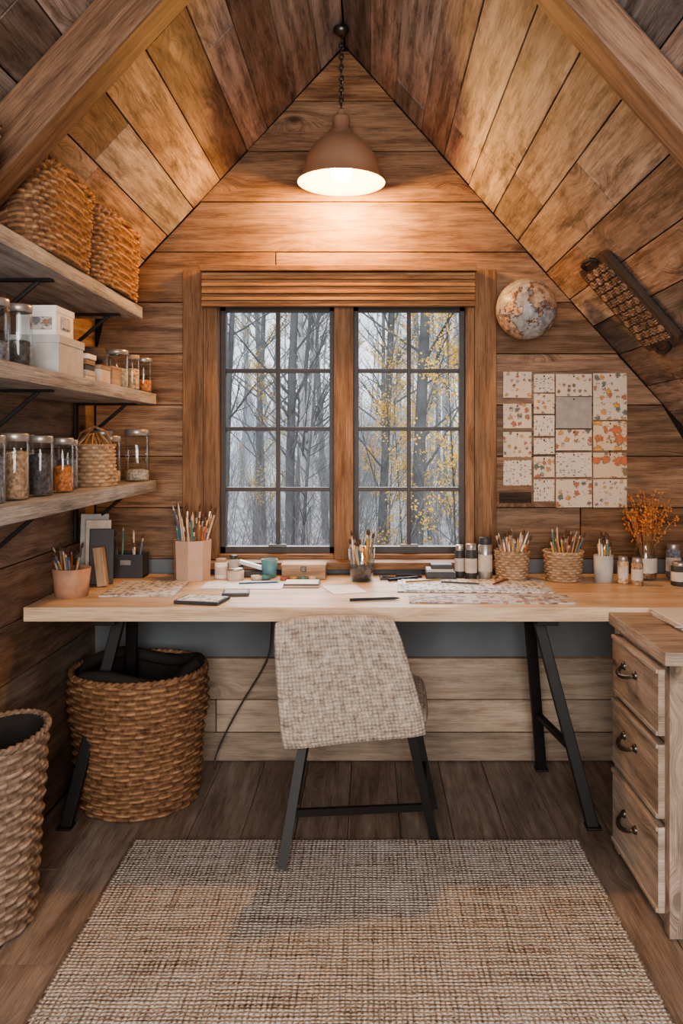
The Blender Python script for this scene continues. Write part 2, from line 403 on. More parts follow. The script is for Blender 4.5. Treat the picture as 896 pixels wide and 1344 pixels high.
planks(b, (0, YB - .03, 0), (1, 0, 0), (0, 0, 1), (0, -1, 0), [(0, .115), (.115, .245), (.245, .41)], lambda a, c: [(XL, XL, XR, XR)], 'wains', seg=(1.5, 2.4), th=.04)
b.done('wall_back')

b = B()
planks(b, (XL, 0, 0), (0, 1, 0), (0, 0, 1), (1, 0, 0), rowsof(0, zL, .18), lambda a, c: [(YF, YF, YB, YB)], 'walll', seg=(1.2, 2.4))
b.box((XL - .03, (YF + YB) / 2, zL / 2), (.03, YB - YF + .1, zL + .06), 'back'); b.done('wall_left')
b = B()
planks(b, (XR, 0, 0), (0, 1, 0), (0, 0, 1), (-1, 0, 0), rowsof(0, zR, .18), lambda a, c: [(YF, YF, YB, YB)], 'walll', seg=(1.2, 2.4))
b.box((XR + .03, (YF + YB) / 2, zR / 2), (.03, YB - YF + .1, zR + .06), 'back'); b.done('wall_right')
b = B()
for sgn, m, xe, ze in ((-1, mL, XL, zL), (1, mR, XR, zR)):
    d = V((xe - RX, 0, ze - RZ)); Ls = d.length; d.normalize()
    nn = V((d.z, 0, -d.x)) if sgn > 0 else V((-d.z, 0, d.x))
    planks(b, (RX, 0, RZ), (0, 1, 0), d, nn, rowsof(0, Ls, .148, .014), lambda a, c: [(YF, YF, YB, YB)], 'ceil', seg=(.5, 1.5))
    mid = V((RX, (YF + YB) / 2, RZ)) + d * Ls / 2 - nn * .035
    rot = Matrix((d, V((0, 1, 0)), d.cross(V((0, 1, 0))))).transposed()
    b.box(mid, (Ls + .12, YB - YF + .16, .03), 'back', rot)
b.done('ceiling')
b = B()
planks(b, (0, 0, 0), (0, 1, 0), (1, 0, 0), (0, 0, 1), rowsof(XL, XR, .17), lambda a, c: [(YF, YF, YB, YB)], 'floor', seg=(1.2, 2.6), gap=.0008)
b.box(((XL + XR) / 2, (YF + YB) / 2, -.03), (XR - XL + .1, YB - YF + .1, .03), 'back'); b.done('floor')
b = B()
for x0, x1, z0, z1 in ((XL, -.8, 0, zL), (.9, XR, 0, zR), (-.8, .9, 0, .7)):
    b.box(((x0 + x1) / 2, YF, (z0 + z1) / 2), (x1 - x0, .04, z1 - z0), 'wallb')
prism(b, [(xl(2.1), 2.1), (xr(2.1), 2.1), (RX, RZ)], YF - .02, YF + .02, 'wallb')
prism(b, [(XL, zL), (-.8, zL), (-.8, 2.1), (xl(2.1), 2.1)], YF - .02, YF + .02, 'wallb')
prism(b, [(.9, zR), (XR, zR), (.9, RZ - mR * 1.0)], YF - .02, YF + .02, 'wallb')
b.done('wall_front')

for sgn, m, xe, t0, yr in ((-1, mL, XL, .115, 1.90), (1, mR, XR, .08, 1.70), (-1, mL, XL, .115, .2), (1, mR, XR, .08, .2)):
    b = B(); d = V((sgn, 0, -m)).normalized(); nn = V((-sgn * m, 0, -1)).normalized()
    a = V((RX, yr, RZ)) + nn * (t0 / 2 + .001)
    Ls = abs(xe - RX) / abs(d.x); ln = Ls - .05
    c = a + d * (ln / 2 + .09)
    rot = Matrix((d, V((0, 1, 0)), d.cross(V((0, 1, 0))))).transposed()
    b.box(c, (ln - .16, .10, t0), 'beam', rot)
    b.done('roof_rafter', .006)

# ------------------------------------------------------------------ window
b = B()
yw = 3.30
def rect(x0, x1, z0, z1, y, d, mat, b=b): b.box(((x0 + x1) / 2, y, (z0 + z1) / 2), (x1 - x0, d, z1 - z0), mat)
rect(WX0, WX0 + .015, WZ0, WZ1, 3.30, .12, 'trim'); rect(WX1 - .015, WX1, WZ0, WZ1, 3.30, .12, 'trim')
rect(WX0, WX1, WZ1 - .012, WZ1, 3.30, .12, 'trim'); rect(WX0, WX1, WZ0, WZ0 + .018, 3.30, .12, 'trim')
rect(-.142, -.066, WZ0, WZ1, 3.275, .11, 'trim')
for x0, x1 in ((-.605, -.142), (-.066, .385)):
    fw = .021
    rect(x0, x0 + fw, WZ0 + .018, WZ1 - .012, yw, .045, 'bronze'); rect(x1 - fw, x1, WZ0 + .018, WZ1 - .012, yw, .045, 'bronze')
    rect(x0, x1, WZ0 + .018, WZ0 + .045, yw, .045, 'bronze'); rect(x0, x1, WZ1 - .03, WZ1 - .012, yw, .045, 'bronze')
    xm = (x0 + x1) / 2
    rect(xm - .008, xm + .008, WZ0 + .02, WZ1 - .015, yw, .028, 'bronze')
    for z in (1.56, 1.323, 1.077): rect(x0, x1, z - .008, z + .008, yw, .027, 'bronze')
    rect(x0 + .005, x1 - .005, WZ0 + .02, WZ1 - .015, yw, .004, 'glw')
    b.box((xm, 3.272, WZ0 + .05), (.07, .02, .012), 'iron')
b.done('window_1', .0015)
b = B()
rect(-.745, -.662, .802, 1.955, 3.227, .026, 'trim', b); rect(-.660, -.607, .802, 1.955, 3.222, .036, 'trim', b)
rect(.387, .415, .802, 1.955, 3.222, .036, 'trim', b); rect(.417, .505, .802, 1.955, 3.227, .026, 'trim', b)
b.done('trim_1', .003)
b = B(); b.box((-.12, 3.192, .786), (1.30, .094, .028), 'trim'); b.done('windowsill', .004)
b = B()
b.box((-.122, 3.165, 1.945), (1.075, .075, .022), 'trim')
for i in range(9):
    z = 1.928 - i * .0138
    b.box((-.122, 3.157 - .006 * (i % 2), z - .004), (1.065, .022, .0128), 'blind')
b.box((-.122, 3.159, 1.805), (1.07, .03, .012), 'trim')
b.box((-.122, 3.176, 1.87), (1.06, .012, .13), 'back')
b.done('window_blind', .002)

# ------------------------------------------------------------------ pendant
b = B(); px, py = -.107, 3.045; F = 1060 / py
zr = 1.27 + (580 - 240) / F
ridge = RZ
b.lathe([(.001, ridge - .012), (.03, ridge - .03), (.03, ridge - .045), (.012, ridge - .06), (.001, ridge - .06)], (px, py, 0), 'iron', 18)
zt = zr + .275; k = 0; z = ridge - .062
while z > zt:
    a = k % 2
    pts = [V((px + (.008 * cos(t) if a else 0), py + (0 if a else .008 * cos(t)), z - .013 + .015 * sin(t))) for t in [2 * pi * i / 10 for i in range(11)]]
    b.tube(pts, .003, 'iron', 5, False); z -= .021; k += 1
outp = [(.012, .275), (.016, .265), (.016, .255), (.030, .25), (.033, .24), (.033, .20), (.045, .195), (.05, .18), (.075, .165), (.105, .135), (.128, .10), (.14, .06), (.147, .025), (.163, .004), (.165, 0)]
b.lathe(outp, (px, py, zr), 'copper', 48)
inp = [(.165, 0), (.161, .004), (.145, .027), (.137, .06), (.125, .098), (.102, .13), (.07, .158), (.02, .17), (.001, .17)]
b.lathe(inp, (px, py, zr), 'shadein', 48)
b.lathe([(.001, .17), (.02, .165), (.02, .12), (.001, .12)], (px, py, zr), 'iron', 20)
b.lathe([(.001, .125), (.018, .12), (.030, .09), (.040, .055), (.037, .03), (.022, .01), (.001, .004)], (px, py, zr), 'bulb', 24)
b.done('pendant_lamp')
def light(name, typ, loc, energy, col, **kw):
    l = bpy.data.lights.new(name, typ); l.energy = energy; l.color = col
    rot = kw.pop('rot', None)
    for k, v in kw.items(): setattr(l, k, v)
    o = bpy.data.objects.new(name, l); o.location = loc
    if rot: o.rotation_euler = rot
    bpy.context.scene.collection.objects.link(o); return o
light('pendant_light', 'POINT', (px, py, zr - .045), 27, (1, .52, .165), shadow_soft_size=.03)
light('rear_fill_light', 'AREA', (.05, YF + .04, 1.45), 66, (1, .94, .885), shape='RECTANGLE', size=1.6, size_y=1.3, rot=(math.radians(97), 0, 0))  # added fill lamp behind the camera; the rear window is invented
light('overcast_sun', 'SUN', (0, 8, 8), 5.6, (.88, .94, 1), angle=math.radians(50), rot=(math.radians(-52), 0, 0))

# ------------------------------------------------------------------ weaving helper
def woven(b, c, h, rf, rows, cols, amp, mat, n=2.0, topf=None, inner='cloth', rim=True, sub=4, vs=4):
    c = V(c); nu, nv = cols * sub, rows * vs
    def sec(a, rx, ry):
        ca, sa = cos(a), sin(a)
        return (rx * math.copysign(abs(ca) ** (2 / n), ca), ry * math.copysign(abs(sa) ** (2 / n), sa))
    tf_ = topf or (lambda a: 1.0)
    def fn(u, v):
        a = 2 * pi * u; r = min(rows - 1, int(v * rows + 1e-6)); fr = v * rows - r
        bul = sin(pi * min(1, max(0, fr))) ** .7
        w = cos(pi * u * cols + pi * r)
        rx, ry = rf(v); e = amp * (bul * .75 + .8 * w * bul)
        e += amp * .6 * noise.noise(V((u * 17, v * 11, c.x * 5)))
        x, y = sec(a, rx + e, ry + e)
        dz = amp * .55 * noise.noise(V((u * 23, r * 1.7, c.y * 3)))
        return c + V((x, y, h * v * tf_(a) + dz * min(1, v * 8)))
    rt = {}
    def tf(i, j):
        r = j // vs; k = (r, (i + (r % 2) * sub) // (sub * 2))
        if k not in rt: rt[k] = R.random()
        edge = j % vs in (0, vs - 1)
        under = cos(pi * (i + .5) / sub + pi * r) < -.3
        return ((rt[k] * .6 + .4) * (.3 if edge else 1) * (.45 if under else 1), .5)  # crevice shade put into the tint at strand edges and under-passes
    b.grid(fn, nu, nv, mat, True, tf)
    ns = 40
    def fi(u, v):
        a = 2 * pi * u
        if v > .99: return c + V((0, 0, .012))
        rx, ry = rf(1 - v); x, y = sec(a, rx * .93, ry * .93)
        return c + V((x, y, max(.012, h * (1 - v) * tf_(a))))
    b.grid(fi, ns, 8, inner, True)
    b.grid(lambda u, v: c + V((*[q * v for q in sec(2 * pi * u, *rf(0))], .002)), ns, 2, mat, True)
    if rim:
        for ph in (0, pi):
            pts = []; q = cols * 2
            for i in range(q * 2 + 1):
                a = 2 * pi * i / (q * 2); rx, ry = rf(1); tw = pi * i / 2 * 1.0 + ph
                x, y = sec(a, rx + amp * .8 * cos(tw), ry + amp * .8 * cos(tw))
                pts.append(c + V((x, y, h * tf_(a) + amp * .8 * sin(tw))))
            b.tube(pts, amp * 1.1, mat, 5, False)

def loop_handle(b, c, w, h, r, mat, axis):
    c = V(c); axis = V(axis)
    for ph in (0, pi):
        pts = []
        for i in range(25):
            a = pi * i / 24; tw = i * .9 + ph
            pts.append(c + axis * (w * cos(a)) + V((0, 0, h * sin(a))) + V((r * .7 * cos(tw), 0, r * .7 * sin(tw))))
        b.tube(pts, r, mat, 5)

b = B(); bx, by = -.822, 2.885
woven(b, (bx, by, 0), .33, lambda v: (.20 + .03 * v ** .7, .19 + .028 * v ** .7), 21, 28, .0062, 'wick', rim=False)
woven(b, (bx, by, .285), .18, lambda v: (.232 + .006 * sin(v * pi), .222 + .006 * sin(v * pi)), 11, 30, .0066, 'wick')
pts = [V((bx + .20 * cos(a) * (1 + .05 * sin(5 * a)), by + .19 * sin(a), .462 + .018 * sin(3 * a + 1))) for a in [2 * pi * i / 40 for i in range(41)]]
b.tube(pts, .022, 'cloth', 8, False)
b.done('wicker_floor_basket')
b = B()
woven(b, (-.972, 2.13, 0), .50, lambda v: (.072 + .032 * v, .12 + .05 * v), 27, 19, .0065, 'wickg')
b.done('wicker_laundry_basket')

# ------------------------------------------------------------------ rug
b = B()
x0, x1, ry0, ry1 = -.738, .654, .9, 2.55
b.grid(lambda u, v: (x0 + (x1 - x0) * u, ry0 + (ry1 - ry0) * v, .0125 + .0012 * noise.noise(V((u * 9, v * 9, 0)))), 60, 60, 'rug', us=x1 - x0, vs=ry1 - ry0)
b.box(((x0 + x1) / 2, (ry0 + ry1) / 2, .0055), (x1 - x0, ry1 - ry0, .010), 'rug')
k = 110
for i in range(k):
    x = x0 + (x1 - x0) * (i + .5) / k
    b.tube([(x, ry1 - .004, .008), (x + R.uniform(-.003, .003), ry1 + .008, .005)], .004, 'knit', 5)
    y = ry0 + (ry1 - ry0) * (i + .5) / k
    for xx, s_ in ((x0, -1), (x1, 1)):
        b.tube([(xx - s_ * .003, y, .008), (xx + s_ * .005, y + R.uniform(-.003, .003), .006)], .0065, 'knit', 5)
b.done('woven_rug')

# ------------------------------------------------------------------ desk
b = B(); DZ = .75; T = .046
ys = [2.54, 2.775, 3.01, 3.19]
for i in range(3):
    b.box(((XL + XR) / 2, (ys[i] + ys[i + 1]) / 2, DZ - T / 2), (XR - XL - .02, ys[i + 1] - ys[i] - .0008, T), 'desk')
for sx, tx, fx in ((-1, -.86, -1.0), (1, .575, .735)):
    top = DZ - T
    b.box((tx, 2.86, top - .015), (.07, .50, .028), 'black')
    f1, f2 = V((fx, 2.66, .0)), V((fx - sx * .07, 3.13, .0))
    t1, t2 = V((tx, 2.80, top - .02)), V((tx, 2.93, top - .02))
    b.bar(f1, t1, .038, 'black', .03); b.bar(f2, t2, .038, 'black', .03)
    m1, m2 = f1.lerp(t1, .35), f2.lerp(t2, .35); b.bar(m1, m2, .022, 'black')
    b.box(f1 + V((0, 0, .004)), (.05, .05, .008), 'black'); b.box(f2 + V((0, 0, .004)), (.05, .05, .008), 'black')
b.done('writing_desk', .003)

# ------------------------------------------------------------------ chair
b = B()
BL, BR, TR, TL = V((-.268, 2.43, .335)), V((.19, 2.53, .345)), V((.078, 2.45, .742)), V((-.287, 2.37, .748))
def pad(b, BL, BR, TR, TL, thick, nu, nv, kn=.0125, amp=.006, bulge=.02, ce=.05):
    nrm = (BR - BL).cross(TL - BL).normalized()
    W = (BR - BL).length; H = (TL - BL).length; cols_ = int(W / kn); rws = int(H / kn)
    def kk(u, v):
        uu = u + .009 * noise.noise(V((u * 14, v * 14, 1))); vv = v + .009 * noise.noise(V((u * 14, v * 14, 5)))
        return abs(sin(pi * uu * cols_)) ** .7 * abs(sin(pi * vv * rws)) ** .7
    for side in (1, -1):
        def fn(u, v, side=side):
            x, y = 2 * u - 1, 2 * v - 1
            x2 = x * (1 - ce * y ** 4); y2 = y * (1 - ce * x ** 4)
            uu, vv = (x2 + 1) / 2, (y2 + 1) / 2
            p = BL.lerp(BR, uu).lerp(TL.lerp(TR, uu), vv)
            e = (max(0, 1 - abs(x) ** 8) * max(0, 1 - abs(y) ** 8)) ** .5
            knit = amp * kk(u, v) * e + amp * .8 * noise.noise(V((u * W * 60, v * H * 60, side))) * e
            bend = -bulge * (1 - x * x)
            return p + nrm * (side * (thick / 2 * e + knit) + bend)
        def tf(i, j):
            u, v = (i + .5) / nu, (j + .5) / nv
            h = kk(u, v); q = noise.noise(V((u * W * 60, v * H * 18, 3))) + noise.noise(V((u * W * 18, v * H * 60, 8)))
            return (max(0, min(1, .16 + .72 * h + .30 * q)), .5)  # shade between the nubs painted into the tint, following knit height
        b.grid(fn, nu, nv, 'knit', tf=tf)
pad(b, BL, BR, TR, TL, .055, 210, 190)
s1, s2, s3, s4 = V((-.262, 2.45, .385)), V((.188, 2.53, .39)), V((.20, 2.93, .40)), V((-.25, 2.90, .40))
pad(b, s1, s2, s3, s4, .095, 110, 100, bulge=0)
tops = [V((-.205, 2.50, .35)), V((.13, 2.56, .35)), V((.15, 2.82, .35)), V((-.20, 2.80, .35))]
feet = [V((-.258, 2.37, .0155)), V((.207, 2.585, .0)), V((.222, 2.80, .0)), V((-.262, 2.84, .0))]
for t, f in zip(tops, feet):
    b.bar(f, t, .028, 'black', .022)
for a_, b_, f in ((1, 2, .45), (3, 0, .45)):
    p, q = feet[a_].lerp(tops[a_], f), feet[b_].lerp(tops[b_], f)
    b.bar(p, q, .016, 'black', .012)
b.bar(feet[0].lerp(tops[0], .42), feet[1].lerp(tops[1], .30), .022, 'black', .014)
b.bar(tops[0], tops[1], .025, 'black', .016); b.bar(tops[3], tops[2], .025, 'black', .016)
b.done('desk_chair')

# ------------------------------------------------------------------ drawer cabinet
b = B(); cx0, cx1, cy0, cy1, cz = .765, 1.27, 2.06, 2.525, .70
b.box(((cx0 + cx1) / 2, (cy0 + cy1) / 2, cz + .0175), (cx1 - cx0 + .03, cy1 - cy0 + .02, .035), 'cab')
b.box(((cx0 + cx1) / 2 + .01, (cy0 + cy1) / 2 + .07, cz / 2 + .02), (cx1 - cx0 - .02, cy1 - cy0 - .16, cz - .04), 'cab')
for (x, y) in ((cx0 + .02, cy0 + .02), (cx0 + .02, cy1 - .02), (cx1 - .02, cy0 + .02), (cx1 - .02, cy1 - .02)):
    b.box((x, y, cz / 2), (.04, .04, cz), 'cab')
for z in (.025, .285, .50, .69):
    b.box((cx0 + .012, (cy0 + cy1) / 2, z), (.02, cy1 - cy0 - .06, .02), 'cab')
b.box((cx0 + .02, (cy0 + cy1) / 2, cz / 2), (.012, cy1 - cy0 - .06, cz - .03), 'cab')
b.box(((cx0 + cx1) / 2, cy0 + .03, .53), (cx1 - cx0 - .07, .022, .33), 'cab')
for z in (.03, .12, .21, .30): b.box(((cx0 + cx1) / 2, cy0 + .03, z), (cx1 - cx0 - .07, .022, .04), 'cab')
for z0, z1 in ((.50, .685), (.285, .49), (.04, .275)):
    zc = (z0 + z1) / 2
    b.box((cx0 - .006, (cy0 + cy1) / 2, zc), (.022, cy1 - cy0 - .07, z1 - z0 - .012), 'cab')
    for q in (-1, 1): b.box((cx0 - .019, (cy0 + cy1) / 2, zc + q * ((z1 - z0) / 2 - .012)), (.006, cy1 - cy0 - .075, .012), 'cab')
    yc = (cy0 + cy1) / 2 + .03; hz = zc + .02
    pts = [V((cx0 - .02 - .028 * sin(pi * i / 14), yc + .05 * cos(pi * i / 14), hz - .012 * sin(pi * i / 14))) for i in range(15)]
    b.tube(pts, [.0045 + .003 * sin(pi * i / 14) for i in range(15)], 'iron', 8)
    for q in (-1, 1):
        b.lathe([(.001, -.004), (.013, -.004), (.011, .004), (.006, .008), (.001, .009)], (cx0 - .019, yc + q * .05, hz), 'iron', 14, rot=Matrix.Rotation(-pi / 2, 3, 'Y'))
b.done('drawer_cabinet', .003)
b = B()
for i in range(5):
    b.box((.99 + R.uniform(-.01, .01), 2.385 + R.uniform(-.008, .008), .7375 + i * .004), (.23, .24, .0035), 'white' if i % 2 == 0 else 'cream', Matrix.Rotation(R.uniform(-.08, .08), 3, 'Z'))
b.done('paper_stack')

# ------------------------------------------------------------------ shelves
SX = -.825
for zt, y1_, nm in ((1.76, 2.94, 't'), (1.456, 3.13, 'm'), (1.122, 3.13, 'l')):
    b = B(); th = .042
    b.box(((XL + SX) / 2, (1.2 + y1_) / 2, zt - th / 2), (SX - XL - .002, y1_ - 1.2, th), 'shelf')
    for yb in (1.55, 2.22, y1_ - .12):
        b.box((XL + .006, yb, zt - th - .09), (.010, .03, .18), 'black')
        b.box((XL + .12, yb, zt - th - .004), (.22, .03, .007), 'black')
        b.bar((XL + .01, yb, zt - th - .16), (XL + .19, yb, zt - th - .006), .012, 'black')
    b.done('wall_shelf', .004)

def shelf_basket(y0, y1, h, mat, cols_=30):
    b = B(); yc = (y0 + y1) / 2
    xc = -.900; rx = .090
    tf = lambda a: (lambda x: min(1.0, (RZ - mL * (RX - x) - 1.76 - .022) / h))(xc + (rx + .012) * math.copysign(abs(cos(a)) ** .5, cos(a)))
    woven(b, (xc, yc, 1.761), h, lambda v: (rx - .008 + .01 * v, (y1 - y0) / 2 * (.90 + .09 * v)), 16, cols_, .0065, mat, n=4.0, topf=tf)
    return b
b = shelf_basket(1.44, 1.81, .205, 'wickg', 28); b.done('shelf_basket')
b = shelf_basket(2.00, 2.42, .228, 'wick', 30)
loop_handle(b, (-.822, 2.21, 1.97), .05, .035, .007, 'wick', (0, 1, 0)); b.done('shelf_basket')
b = shelf_basket(2.45, 2.915, .228, 'wick', 30)
loop_handle(b, (-.822, 2.68, 1.97), .05, .03, .007, 'wick', (0, 1, 0)); b.done('shelf_basket')

def jar(x, y, z, r, h, fill=0, lvl=.75, lid='lid', name='storage_jar'):
    b = B(); g = .0008
    b.lathe([(.001, g), (r * .92, g), (r, .006), (r, h * .84), (r * .9, h * .9), (r * .9, h * .94)], (x, y, z), 'gl', 28)
    b.lathe([(.001, .004), (r * .90, .005), (r * .93, .01), (r * .93, h * .84 * lvl), (r * .5, h * .84 * lvl + .005), (.001, h * .84 * lvl + .003)], (x, y, z), FILL[fill], 24)
    b.lathe([(r * .95, h * .88), (r * .99, h * .885), (r * .99, h * .985), (r * .93, h), (.001, h)], (x, y, z), lid, 28)
    b.done(name)
ZM, ZLo = 1.456, 1.122
jar(-.905, 1.93, ZLo, .034, .165, 3, .8); jar(-.90, 2.05, ZLo, .034, .17, 0, .85); jar(-.90, 2.21, ZLo, .033, .165, 1, .8)
jar(-.90, 2.37, ZLo, .031, .16, 2, .55); jar(-.93, 2.49, ZLo, .03, .155, 3, .7); jar(-.93, 2.90, ZLo, .036, .17, 5, .3); jar(-.875, 3.04, ZLo, .046, .195, 4, .25)
jar(-.99, 2.12, ZLo, .034, .15, 4, .8); jar(-.99, 2.3, ZLo, .034, .17, 5, .8); jar(-.985, 2.98, ZLo, .04, .19, 0, .5)
jar(-.905, 1.95, ZM, .034, .16, 3, .4); jar(-.90, 2.07, ZM, .034, .165, 1, .5); jar(-.98, 2.02, ZM, .034, .18, 4, .5)
jar(-.885, 2.83, ZM, .040, .135, 4, .6); jar(-.865, 2.945, ZM, .026, .13, 5, .7, 'lidw'); jar(-.855, 3.055, ZM, .031, .13, 2, .4); jar(-.98, 2.95, ZM, .04, .14, 0, .5)
b = B()
woven(b, (-.925, 2.71, ZLo), .135, lambda v: (.072 - .008 * v, .078 - .006 * v), 11, 22, .004, 'wickl', inner='wickl')
for q in (-1, 1):
    b.tube([(-.925 + .06 * q, 2.71, ZLo + .13), (-.925 + .045 * q, 2.71, ZLo + .18), (-.925, 2.71, ZLo + .20)], .005, 'wick', 6)
for i in range(14):
    a = 2 * pi * i / 14; b.tube([(-.925 + .062 * cos(a), 2.71 + .066 * sin(a), ZLo + .13), (-.925 + .02 * cos(a), 2.71 + .02 * sin(a), ZLo + .175)], .0045, 'wickl', 5)
b.done('woven_lidded_basket')
b = B()
b.box((-.91, 2.29, ZM + .05), (.13, .19, .098), 'greyb'); b.box((-.91, 2.29, ZM + .095), (.136, .196, .022), 'greyb')
b.box((-.915, 2.28, ZM + .1475), (.11, .13, .08), 'white'); b.box((-.915, 2.28, ZM + .18), (.115, .136, .018), 'white')
b.box((-.8565, 2.28, ZM + .145), (.002, .06, .035), 'map2'); b.box((-.90, 2.2125, ZM + .14), (.06, .004, .035), 'map2')
b.done('storage_box_stack', .003)
b = B()
for i in range(5): b.box((-.91 + R.uniform(-.006, .006), 2.475, ZM + .008 + i * .0165), (.11, .085 - i * .002, .0155), ['cream', 'greyb', 'char', 'boxwood', 'white'][i])
b.done('book_stack', .001)
b = B()
b.box((-.90, 2.60, ZM + .03), (.10, .10, .058), 'cream')
b.box((-.90, 2.60, ZM + .052), (.104, .104, .014), 'boxwood')
b.done('craft_box', .002)
b = B()
b.lathe([(.001, .001), (.028, .001), (.045, .02), (.052, .04), (.046, .056), (.044, .056), (.047, .04), (.035, .02), (.001, .01)], (-.90, 2.60, ZM + .060), 'dkwood', 24)
for i in range(5): b.lathe([(.001, -.014), (.012, -.008), (.015, 0), (.012, .01), (.001, .014)], (-.90 + .02 * cos(i * 1.3), 2.60 + .02 * sin(i * 1.3), ZM + .059 + .045), PC[i], 10)
b.done('wooden_bowl')
b = B()
b.box((-.89, 2.715, ZM + .03), (.08, .08, .058), 'boxwood'); b.box((-.89, 2.715, ZM + .062), (.084, .084, .008), 'boxwood'); b.done('trinket_box', .002)

# ------------------------------------------------------------------ desk-top things
def sticks(b, x, y, z, r, h, n, topz, kind='mix', rad=.0036):
    for i in range(n):
        a = R.uniform(0, 2 * pi); rb = r * .55 * R.random(); tp = topz - z - R.uniform(0, .05) * (topz - z) / .15
        bx, by = x + rb * cos(a), y + rb * sin(a)
        a2 = a + R.uniform(-.5, .5)
        k = r * .84
        px_, py_ = x + k * cos(a2) * R.uniform(.5, 1), y + k * sin(a2) * R.uniform(.5, 1)
        base = V((bx, by, z + .008)); rimp = V((px_, py_, z + h)); d = (rimp - base)
        top = base + d * (tp / d.length if d.length else 1)
        col = R.choice(PC)
        if kind == 'brush' or (kind == 'mix' and R.random() < .5):
            p1 = base.lerp(top, .80); p2 = base.lerp(top, .88)
            b.tube([base, p1], [rad * .6, rad * 1.2], col, 6); b.tube([p1, p2], rad * 1.3, 'steel', 6)
            b.tube([p2, p2.lerp(top, .5), top], [rad * 1.2, rad * 1.7, rad * .3], 'bris', 6)
        else:
            p1 = base.lerp(top, .93)
            b.tube([base, p1], rad, col, 6); b.tube([p1, top], [rad, .0006], 'cream', 6)
def cup(name, x, y, r, h, mat, n, topz, kind='mix', seg=28, z=DZ, r0=.85, smooth=True, fill=None):
    b = B(); z += .0006; w = .003
    b.lathe([(.001, 0), (r * r0, 0), (r, h), (r - w, h), (r * r0 - w, w), (.001, w)], (x, y, z), mat, seg, smooth)
    if fill is not None: b.lathe([(.001, .005), (r * r0 * .93, .005), (r * .88, h * .5), (.001, h * .52)], (x, y, z), FILL[fill], 20)
    sticks(b, x, y, z, r - w, h, n, topz, kind); b.done(name)
def wcup(name, x, y, r, h, n, topz):
    b = B(); woven(b, (x, y, DZ + .001), h, lambda v: (r * (.84 + .12 * v), r * (.84 + .12 * v)), 11, 22, .0026, 'wickl', inner='wickl')
    sticks(b, x, y, DZ, r * .85, h, n, topz, 'mix'); b.done(name)
cup('pencil_cup', -1.005, 2.725, .063, .095, 'kraft', 16, .935)
cup('brush_pot', -.672, 3.06, .073, .15, 'blush', 34, 1.045, 'mix', 8, r0=.93, smooth=False)
cup('brush_glass', -.03, 3.03, .052, .12, 'gl', 20, .94, 'brush', r0=.8, fill=1)
wcup('woven_pencil_cup', .535, 3.04, .068, .11, 26, .94)
wcup('woven_pencil_cup', .728, 3.04, .076, .108, 24, .94)
cup('labelled_brush_jar', .868, 3.0, .036, .10, 'greyb', 12, .935, 'brush', r0=.95)
def pot(name, x, y, r, h, mat, cap, z=DZ, cf=.8):
    b = B(); b.lathe([(.001, .0005), (r * .93, .0005), (r, .005), (r, h * cf), (r * .8, h * (cf + .04)), (r * .8, h * (cf + .05))], (x, y, z), mat, 24)
    b.lathe([(r * .83, h * (cf + .03)), (r * .85, h * (cf + .04)), (r * .85, h * .98), (r * .78, h), (.001, h)], (x, y, z), cap, 24)
    b.lathe([(r * 1.01, h * .2), (r * 1.01, h * .6)], (x, y, z), 'cream', 24)
    b.done(name)
pot('spice_bottle', .931, 2.97, .020, .10, FILL[5], 'lid'); pot('spice_bottle', .970, 2.93, .021, .10, FILL[0], 'lid')
pot('paint_jar', 1.125, 2.93, .032, .085, 'char', 'lid'); pot('paint_jar', 1.205, 2.93, .03, .10, FILL[1], 'lidw'); pot('paint_jar', 1.165, 3.10, .028, .13, FILL[3], 'lid')
pot('ink_bottle', .345, 3.10, .019, .125, 'char', 'steel'); pot('ink_bottle', .383, 3.055, .023, .135, 'char', 'lid'); pot('spray_bottle', .437, 3.055, .027, .16, 'steel', 'char')
pot('glue_pot', -.566, 3.08, .024, .075, 'white', 'lidw'); pot('glue_pot', -.522, 3.10, .018, .085, 'greyb', 'char'); pot('glue_pot', -.505, 3.04, .032, .045, 'cream', 'lid')
b = B(); x, y = 1.04, 3.05
b.lathe([(.001, .001), (.04, .001), (.043, .008), (.043, .11), (.033, .128), (.036, .15), (.033, .15), (.03, .128), (.039, .11), (.039, .01), (.001, .006)], (x, y, DZ), 'gl', 28)
b.lathe([(.001, .008), (.038, .009), (.038, .06), (.001, .062)], (x, y, DZ), FILL[0], 20)
b.lathe([(.0435, .03), (.0435, .085)], (x, y, DZ), 'cream', 24)
for i in range(34):
    a = R.uniform(0, 2 * pi); L = R.uniform(.16, .31); sp_ = R.uniform(.02, .11)
    pts = [V((x + .012 * cos(a), y + .012 * sin(a), DZ + .03))]
    for k in range(1, 6):
        t = k / 5; pts.append(V((x + (.012 + sp_ * t * t) * cos(a), y + min(.12, (.012 + sp_ * t * t) * sin(a)), DZ + .03 + L * t)))
    b.tube(pts, .0013, 'stem', 4)
    for k in range(16):
        p = pts[3].lerp(pts[5], R.random()) + V((R.uniform(-1, 1), R.uniform(-1, 1), R.uniform(-1, 1))) * .013
        s = R.uniform(.003, .006)
        b.lathe([(.0003, -s), (s, 0), (.0003, s)], p, 'orange', 5)
b.done('dried_flower_jar')
cup('teal_cup', -.385, 3.10, .032, .07, 'teal', 0, .9)
b = B(); b.box((-.25, 3.09, DZ + .0255), (.165, .08, .05), 'boxwood'); b.box((-.25, 3.09, DZ + .053), (.17, .085, .008), 'boxwood'); b.box((-.25, 3.046, DZ + .04), (.02, .006, .02), 'iron'); b.done('wooden_box', .002)
b = B()
